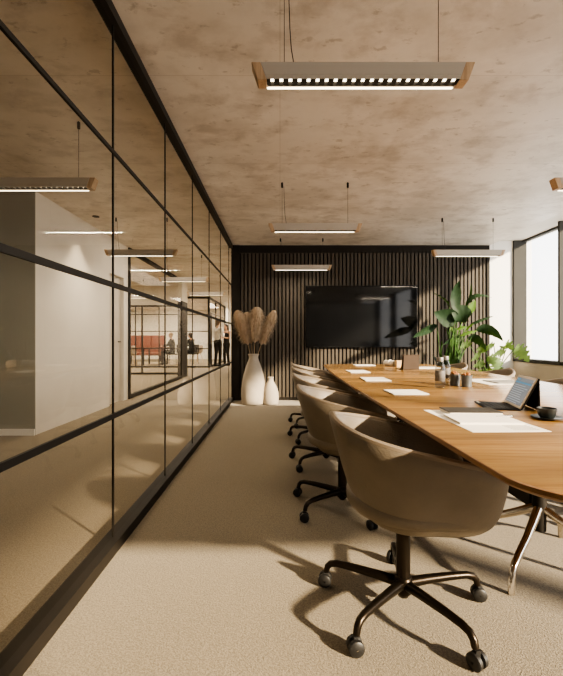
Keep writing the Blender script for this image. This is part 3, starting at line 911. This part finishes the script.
MB().box(-.062, .062, -.042, .042, .0552, .072).build('lid', M_boxwood, bx, smooth=False, bevel=.003)
# tablets
def tablet(label, loc, rotz, w=.235, l=.168, tilt=math.radians(63), case=M_case, keyb=True, lay=None):
    """local: screen faces -X, long side along Y; keyboard towards -X"""
    root = thing('tablet', label, 'tablet', loc, rotz)
    u = Vector((math.cos(tilt), 0, math.sin(tilt)))     # up along the screen
    nrm = Vector((-math.sin(tilt), 0, math.cos(tilt)))  # screen normal
    yv = Vector((0,1,0))
    base = Vector((0,0,.006))
    def slab(a0, a1, b0, b1, n0, n1):
        c = base + u*((b0+b1)/2) + yv*((a0+a1)/2) + nrm*((n0+n1)/2)
        return c, yv*((a1-a0)/2), u*((b1-b0)/2), nrm*((n1-n0)/2)
    MB().obox(*slab(-w/2-.003, w/2+.003, 0, l+.003, -.009, -.003)).build('case_back', case, root, smooth=False, bevel=.002)
    bz = MB().obox(*slab(-w/2, w/2, .001, l, -.003, .002)).build('bezel', M_bezel, root, smooth=False, bevel=.002)
    MB().obox(*slab(-w/2+.014, w/2-.014, .012, l-.012, .002, .0028)).build('screen', M_screen, root, smooth=False)
    b = MB(); b.obox(*slab(-w/2+.016, w/2-.016, l-.040, l-.032, .0028, .0033)); b.obox(*slab(w/2-.06, w/2-.02, l-.026, l-.016, .0028, .0033))
    b.build('title_bar', M_blue, bz, smooth=False)
    ln = MB()
    for q in range(9):
        hh = l-.052-q*.0105
        ln.obox(*slab(-w/2+.026+random.uniform(0,.05), w/2-.024, hh, hh+.0035, .0028, .0032))
    ln.build('text_lines', M_line, bz, smooth=False)
    # folding stand behind
    top = base + u*(l*.98) - nrm*.010; foot = Vector((top.x-.002, 0, .003)); 
    MB().add([top+yv*(w*.46), top-yv*(w*.46), foot-yv*(w*.5), foot+yv*(w*.5), top+yv*(w*.46)+Vector((.004,0,0)), top-yv*(w*.46)+Vector((.004,0,0)), foot-yv*(w*.5)+Vector((.006,0,0)), foot+yv*(w*.5)+Vector((.006,0,0))],
       [(0,1,2,3),(7,6,5,4),(0,4,5,1),(1,5,6,2),(2,6,7,3),(3,7,4,0)]).build('stand', case, root, smooth=False)
    kb = MB().box(-.135, .004, -w/2, w/2, 0, .005).build('keyboard', M_key, root, smooth=False, bevel=.0015)
    ks = MB()
    for i in range(5):
        for j in range(12):
            x0 = -.125+i*.020; y0 = -w/2+.01+j*(w-.02)/12
            ks.box(x0, x0+.016, y0, y0+(w-.02)/12-.003, .005, .0065)
    ks.build('keys', M_black, kb, smooth=False)
    return root
tablet('upright tablet with lit screen in dark folding case with keyboard', (1.075, 1.868, TZ), math.radians(-13), w=.225, l=.152)
tablet('far tablet seen from its taupe case back, standing near the paper roll', (1.35, 4.22, TZ), math.radians(-82), w=.175, l=.158, tilt=math.radians(72), case=M_case2)
# stylus
sy = thing('stylus', 'white stylus tip sticking out beside the tablet keyboard', 'stylus', (.975, 1.985, TZ), 1.35)
MB().tube([(-.045,0,.005),(.0,0,.005)], .0042, 8).build('barrel', M_paper, sy)
MB().tube([(.0,0,.005),(.013,0,.005)], [.0042,.001], 8).build('tip', M_paper, sy)
# cup and saucer
sc = thing('saucer', 'black saucer under the black coffee cup', 'saucer', (1.045, 1.575, TZ))
MB().lathe([(.026,0),(.029,.002),(.045,.005),(.055,.009),(.054,.0105),(.043,.008),(.027,.005)], (0,0,0), 36).build('dish', M_cup, sc)
MB().tube([(.0545*math.cos(a), .0545*math.sin(a), .0098) for a in [2*PI*q/36 for q in range(37)]], .0012, 6).build('rim', M_cup, sc)
cp = thing('coffee_cup', 'black espresso cup standing on a black saucer right of the tablet', 'cup', (1.045, 1.575, TZ+.006), .4)
MB().lathe([(.020,0),(.024,.001),(.030,.011),(.033,.026),(.0345,.038),(.033,.038),(.031,.026),(.027,.011),(.005,.009)], (0,0,0), 36).build('body', M_cup, cp)
MB().tube([(.032,0,.030),(.045,0,.033),(.051,0,.025),(.045,0,.015),(.030,0,.013)], .0032, 8).build('handle', M_cup, cp)
MB().lathe([(.0315,.030),(.002,.0305)], (0,0,0), 24).build('coffee', M_coffee, cp)
# bottles
def bottle(label, x, y):
    root = thing('water_bottle', label, 'bottle', (x, y, TZ), 0, 'water bottles')
    MB().lathe([(.026,0),(.030,.004),(.031,.02),(.031,.125),(.028,.14),(.022,.155),(.020,.166),(.020,.178)], (0,0,0), 28).build('body', M_bottle, root)
    MB().lathe([(.0313,.045),(.0316,.0455),(.0316,.112),(.0313,.1125)], (0,0,0), 28).build('paper_label', M_blabel, root)
    MB().lathe([(.0205,.170),(.0215,.171),(.0215,.196),(.0205,.198)], (0,0,0), 20).build('cap', M_bcap, root)
def tumbler(label, x, y):
    root = thing('tumbler', label, 'tumbler', (x, y, TZ), 0, 'orange-topped tumblers')
    MB().lathe([(.026,0),(.029,.002),(.035,.078),(.0335,.078),(.029,.01),(.004,.008)], (0,0,0), 28).build('cup', M_tumbler, root)
    m = MB(); rnd = random.Random(int(x*1000))
    for q in range(34):
        a = rnd.uniform(0,2*PI); r = .024*math.sqrt(rnd.random())
        m.ball((r*math.cos(a), r*math.sin(a), .074+rnd.uniform(0,.028)*(1-r/.035)), rnd.uniform(.006,.010), 8, 6)
    m.build('painted_refraction', M_orange, root)  # added orange lumps standing in for tabletop seen through the rim
bottle('left glass water bottle with pale label, nearer of the pair', 1.035, 2.60)
bottle('right glass water bottle, partly behind the nearer one', 1.165, 2.83)
tumbler('left grey tumbler beside the bottles, its orange top imitating tabletop seen through glass', 1.193, 2.745)
tumbler('right grey tumbler further from the bottles, orange top imitating tabletop seen through glass', 1.232, 2.655)

# ------------------------------------------------------------------ office furniture seen through the glass
sf = thing('screen_panel', 'brick red upholstered high-backed bench in the far meeting room', 'bench', (-6.75, 20.0, 0))
for q in range(3):
    MB().box(-1.05+q*.7, -.36+q*.7, -.05, .09, .45, 1.28).build('back_panel', M_red, sf, smooth=False, bevel=.03)
MB().box(-1.05, 1.04, -.60, -.05, .30, .46).build('seat', M_red, sf, smooth=False, bevel=.03)
for q in (-.95, .95): MB().box(q-.04, q+.04, -.55, .05, 0, .30).build('leg', M_black, sf, smooth=False)
ot = thing('meeting_table', 'long reddish meeting table with black legs in the far meeting room', 'table', (-6.0, 17.3, 0))
MB().box(-1.55, 1.25, -.45, .45, .69, .735).build('tabletop', M_offtop, ot, smooth=False, bevel=.006)
for q in (-1.3, -.55, .25, 1.05):
    for yy in (-.38, .38): MB().tube([(q,yy,0),(q,yy,.70)], .035, 8).build('leg', M_black, ot)
def shell_chair(m_seat):
    root = thing('side_chair', '', 'chair')
    # local: faces +X
    s = MB(); rows = []
    prof = [(.22,.44),(.16,.445),(.05,.43),(-.08,.43),(-.16,.45),(-.21,.52),(-.235,.62),(-.25,.74),(-.255,.82)]
    for i, (x, z) in enumerate(prof):
        hw = .20 + (.05 if 2 < i < 6 else 0) - (.05 if i > 7 else 0)
        for q in range(9):
            v = -1+q/4
            lift = .05*abs(v)**2 if i < 5 else 0
            fwd = (.12*v*v if 4 <= i else 0)
            rows.append((x+fwd, hw*v, z+lift+(.10*abs(v)**3 if 2 < i < 5 else 0)))
    fs = []
    for i in range(len(prof)-1):
        for q in range(8):
            a = i*9+q; fs.append((a, a+1, a+10, a+9))
    s.add(rows, fs); o = s.build('seat', m_seat, root)
    md = o.modifiers.new('thick', 'SOLIDIFY'); md.thickness = .012
    for sx in (-1, 1):
        for sy in (-1, 1):
            MB().tube([(sx*.10,sy*.10,.42),(sx*.21,sy*.21,0)], [.015,.010], 8).build('leg', M_oak, root)
    return root
M_shell = mat('beige_shell', (.42,.35,.28), .6, var=(.38,.31,.25))
sc0 = shell_chair(M_shell)
olist = [((-3.78,18.4), 2.6, 'beige shell chair with wooden legs right of the dark pier, beyond the glass'),
         ((-6.9,16.45), 1.4, 'beige shell chair at the far left of the distant meeting table'),
         ((-6.1,16.45), 1.7, 'beige shell chair second from the left before the distant meeting table')]
for i, ((x, y), r, lab) in enumerate(olist):
    if i == 0: o = sc0; o.location = (x, y, 0); o.rotation_euler.z = r; o['label'] = lab
    else: o = dup(sc0, (x, y, 0), r, lab)
    o['group'] = 'beige shell chairs in the distant meeting room'
def dark_chair(label, loc, r):
    root = thing('side_chair', label, 'chair', loc, r)
    MB().box(-.22, .22, -.22, .22, .42, .47).build('seat', M_shirtg, root, smooth=False, bevel=.015)
    MB().box(-.25, -.21, -.21, .21, .50, .85).build('backrest', M_shirtg, root, smooth=False, bevel=.015)
    for sx in (-.19, .19):
        for sy in (-.19, .19): MB().tube([(sx,sy,.42),(sx*1.1,sy*1.1,0)], .012, 8).build('leg', M_black, root)
    MB().tube([(-.22,-.15,.45),(-.235,-.15,.55)], .012, 6).build('back_bracket', M_black, root)
    return root

# ------------------------------------------------------------------ people
def person(label, loc, rotz, joints, shirt, sleeves, hair, hairlen, name='person', scale=1.0):
    """local: faces +X; joints dict of points; one continuous remeshed body"""
    root = thing(name, label, 'person', loc, rotz); root.scale = (scale,)*3
    J = {k_: Vector(v) for k_, v in joints.items()}
    def remesh(o, vox, it=4):
        r = o.modifiers.new('rm', 'REMESH'); r.mode = 'VOXEL'; r.voxel_size = vox; r.use_smooth_shade = True
        s_ = o.modifiers.new('sm', 'SMOOTH'); s_.iterations = it; s_.factor = .5
    b = MB()
    hd = J['head']; fw = J.get('look', Vector((1,0,0))).normalized()
    rot = Vector((1,0,0)).rotation_difference(fw).to_matrix()
    b.ball(hd, (.092,.074,.115), 18, 12, rot=rot)
    b.ball(hd+rot@Vector((.030,0,-.062)), (.058,.052,.052), 14, 9, rot=rot)            # jaw
    b.ball(hd+rot@Vector((.094,0,-.022)), (.020,.011,.018), 10, 7, rot=rot)            # nose
    for s_ in (-1, 1): b.ball(hd+rot@Vector((-.005,s_*.076,-.015)), (.016,.010,.028), 8, 6, rot=rot)   # ears
    b.capsule(J['neck'], hd+Vector((0,0,-.05)), .050, .046)
    b.capsule(J['chest'], J['neck']+Vector((0,0,-.05)), .105, .07)
    b.capsule(J['pelvis'], J['chest'], .115, .120)
    for sd in ('L', 'R'):
        b.capsule(J['chest']+Vector((0,0,.08)), J['sh'+sd], .08, .055)
        b.capsule(J['sh'+sd], J['el'+sd], .050, .038); b.capsule(J['el'+sd], J['wr'+sd], .038, .026)
        b.capsule(J['pelvis'], J['hip'+sd], .10, .085)
        b.capsule(J['hip'+sd], J['kn'+sd], .082, .055); b.capsule(J['kn'+sd], J['an'+sd], .054, .036)
        # hand: palm, four fingers, thumb
        d = (J['wr'+sd]-J['el'+sd]).normalized()
        sdv = d.cross(Vector((0,0,1)));
        if sdv.length < .2: sdv = d.cross(Vector((1,0,0)))
        sdv.normalize(); nv = sdv.cross(d)
        w = J['wr'+sd]
        b.capsule(w, w+d*.075, .024, .030)
        for q, ln in enumerate((.062,.072,.068,.052)):
            o_ = w + d*.085 + sdv*(.027-.018*q)
            k1 = o_ + d*ln*.55 - nv*.006; b.capsule(o_, k1, .0095, .009); b.capsule(k1, k1 + d*ln*.4 - nv*.022, .009, .008)
        th = w + d*.03 + sdv*.026
        b.capsule(th, th + d*.035 + sdv*.028, .012, .010); b.capsule(th + d*.035 + sdv*.028, th+d*.065+sdv*.034, .010, .008)
        f_ = J['an'+sd]; b.capsule(f_+Vector((-.03,0,-.04)), f_+Vector((.13,0,-.055)), .036, .028)
    o = b.build('body', M_skin, root); remesh(o, .011)
    # face
    e = MB()
    for s_ in (-1, 1): e.ball(hd+rot@Vector((.080,s_*.031,.004)), (.010,.013,.008), 8, 6, rot=rot)
    e.build('eyes', M_eye, root)
    MB().ball(hd+rot@Vector((.083,0,-.062)), (.009,.022,.007), 8, 6, rot=rot).build('mouth', M_lip, root)
    # hair
    h = MB()
    h.ball(hd+rot@Vector((-.016,0,.022)), (.098,.085,.108), 18, 12, rot=rot)
    if hairlen > 0:
        h.capsule(hd+rot@Vector((-.055,0,-.01)), hd+rot@Vector((-.075,0,-hairlen)), .072, .050)
        for s_ in (-1, 1): h.capsule(hd+rot@Vector((-.02,s_*.062,.02)), hd+rot@Vector((-.045,s_*.062,-hairlen*.9)), .035, .026)
    o = h.build('hair', hair, root); remesh(o, .012)
    # clothes
    c = MB()
    c.capsule(J['pelvis']+Vector((0,0,.04)), J['chest'], .128, .134); c.capsule(J['chest'], J['neck']+Vector((0,0,-.09)), .118, .075)
    for sd in ('L', 'R'):
        c.capsule(J['chest']+Vector((0,0,.07)), J['sh'+sd], .09, .060 if sleeves else .045)
        if sleeves:
            c.capsule(J['sh'+sd], J['el'+sd], .062, .050); c.capsule(J['el'+sd], J['el'+sd].lerp(J['wr'+sd], .93), .050, .036)
    o = c.build('top', shirt, root); remesh(o, .013)
    t = MB()
    t.capsule(J['pelvis']+Vector((0,0,-.02)), J['pelvis']+Vector((0,0,.06)), .128, .126)
    for sd in ('L', 'R'):
        t.capsule(J['pelvis'], J['hip'+sd], .11, .098)
        t.capsule(J['hip'+sd], J['kn'+sd], .098, .068); t.capsule(J['kn'+sd], J['an'+sd]+Vector((0,0,.01)), .068, .054)
    o = t.build('trousers', M_trouser, root); remesh(o, .013)
    for sd in ('L', 'R'):
        f_ = J['an'+sd]
        s_ = MB(); s_.capsule(f_+Vector((-.035,0,-.045)), f_+Vector((.14,0,-.055)), .044, .036); s_.box(f_.x-.07, f_.x+.16, f_.y-.035, f_.y+.035, f_.z-.098, f_.z-.0590)
        o = s_.build('shoe', M_shoe, root); remesh(o, .012)
    return root
stand = dict(pelvis=(0,0,.97), chest=(-.01,0,1.30), neck=(0,0,1.50), head=(.03,0,1.68),
    shL=(-.01,.185,1.44), shR=(-.01,-.185,1.44), hipL=(0,.09,.93), hipR=(0,-.09,.93),
    knL=(.02,.10,.52), knR=(.03,-.10,.52), anL=(-.02,.11,.099), anR=(.0,-.11,.099))
p1 = dict(stand, elL=(.02,.25,1.16), wrL=(.20,.12,1.17), elR=(.03,-.24,1.15), wrR=(.22,-.10,1.22), look=(1,.1,-.05))
person('standing person in white shirt and black trousers by the far corridor glass', (-2.47,15.95,0), .95, p1, M_shirtw, True, M_hair, .10, scale=1.05)
p2 = dict(stand, elL=(.06,.24,1.17), wrL=(.24,.02,1.22), elR=(.06,-.24,1.17), wrR=(.25,.0,1.16), look=(1,0,-.08))
person('standing dark-haired person in sleeveless black top with folded arms', (-2.2,16.55,0), PI+.85, p2, M_shirtb, False, M_hair2, .16, scale=.955)
sit = dict(pelvis=(0,0,.575), chest=(.02,0,.90), neck=(.05,0,1.09), head=(.09,0,1.26),
    shL=(.03,.18,1.04), shR=(.03,-.18,1.04), hipL=(.02,.09,.56), hipR=(.02,-.09,.56),
    knL=(.42,.11,.53), knR=(.42,-.11,.53), anL=(.40,.12,.099), anR=(.44,-.12,.099),
    elL=(.16,.24,.83), wrL=(.38,.14,.80), elR=(.16,-.24,.83), wrR=(.38,-.12,.80), look=(1,0,-.12))
dark_chair('charcoal chair under the seated person left of the dark pier', (-4.62,17.3,0), PI)
person('seated fair-haired person in charcoal top, left of the dark pier', (-4.62,17.3,0), PI, sit, M_shirtg, True, M_hairblond, .0)
dark_chair('charcoal chair under the seated person right of the dark pier', (-3.86,17.6,0), PI-.3)
person('seated dark-haired person in charcoal top, just right of the dark pier', (-3.86,17.6,0), PI-.3, sit, M_shirtg, True, M_hair2, .10)

# ------------------------------------------------------------------ downlights in the corridor
def downlight(label, x, y):
    root = thing('downlight', label, 'downlight', (x, y, H), 0, 'recessed downlights by the corridor wall')
    MB().lathe([(.030,-.006),(.045,-.006),(.046,-.001),(.030,-.001)], (0,0,0), 24).build('ring', M_dark, root)
    MB().lathe([(.028,-.003),(.002,-.003)], (0,0,0), 20).build('lens', M_led, root)
downlight('round recessed downlight washing the white corridor wall', -2.45, 5.35)

# ------------------------------------------------------------------ lights
def lamp(name, typ, loc, energy, col=(1,.88,.72), **kw):
    l = bpy.data.lights.new(name, typ); l.energy = energy; l.color = col
    for k_, v in kw.items(): setattr(l, k_, v)
    o = bpy.data.objects.new(name, l); COL.objects.link(o); o.location = loc
    return o
sd = Vector((-1, .87, -.50)).normalized()
sun = lamp('sun', 'SUN', (8,-4,6), 18, (1,.82,.58), angle=math.radians(2.6))
sun.rotation_euler = sd.to_track_quat('-Z', 'Y').to_euler()
for i, (x, y) in enumerate(LAMPS):
    e = 9 if i < 5 else 16
    o = lamp('pendant_light', 'AREA', (x, y+.0155, PH-.0825), e, (1,.86,.66), shape='RECTANGLE', size=.8, size_y=.008)
sp = lamp('downlight_spot', 'SPOT', (-2.45,5.35,H-.02), 45, (1,.82,.58), spot_size=math.radians(75), spot_blend=.6, shadow_soft_size=.03)
# added area lights brightening the distant rooms, lounge and corridor; no fixtures modelled
for (x, y, sx, sy, e) in ((-6,18.6,4,3,520), (-5.5,13.7,4,1.5,200), (-5.5,9.6,3.5,3,220), (-1.75,18,1.2,5,330), (-6,0.5,4,5,55), (-1.75,9,.8,6,70)):
    lamp('fill_area_light', 'AREA', (x, y, H-.02), e, (1,.88,.72), shape='RECTANGLE', size=sx, size_y=sy)

w = bpy.data.worlds.new('world'); scene.world = w; w.use_nodes = True
N = w.node_tree.nodes; L = w.node_tree.links
bg = N['Background']
tc = N.new('ShaderNodeTexCoord'); sp_ = N.new('ShaderNodeSeparateXYZ'); L.new(tc.outputs['Generated'], sp_.inputs[0])
cr = N.new('ShaderNodeValToRGB'); e = cr.color_ramp.elements
e[0].position = .0; e[0].color = (1,.96,.91,1); e[1].position = .8; e[1].color = (.88,.93,1,1)
L.new(sp_.outputs['Z'], cr.inputs['Fac']); L.new(cr.outputs[0], bg.inputs['Color'])
bg.inputs['Strength'].default_value = 4.5

# ------------------------------------------------------------------ camera
cam = bpy.data.cameras.new('camera'); co = bpy.data.objects.new('camera', cam); COL.objects.link(co)
co.location = (0,0,1.05); co.rotation_euler = (PI/2, 0, 0)
cam.sensor_fit = 'HORIZONTAL'; cam.sensor_width = 36; cam.lens = 402/563*36
cam.shift_x = 1.5/563; cam.shift_y = 2/563
cam.clip_start = .05
scene.camera = co
scene.view_settings.view_transform = 'AgX'
try: scene.view_settings.look = 'AgX - Medium High Contrast'
except Exception: pass
scene.view_settings.exposure = .05
scene.cycles.use_denoising = True
scene.cycles.max_bounces = 10
scene.cycles.diffuse_bounces = 5
scene.cycles.transparent_max_bounces = 16
scene.cycles.caustics_reflective = False
scene.cycles.caustics_refractive = False
scene.cycles.sample_clamp_indirect = 6
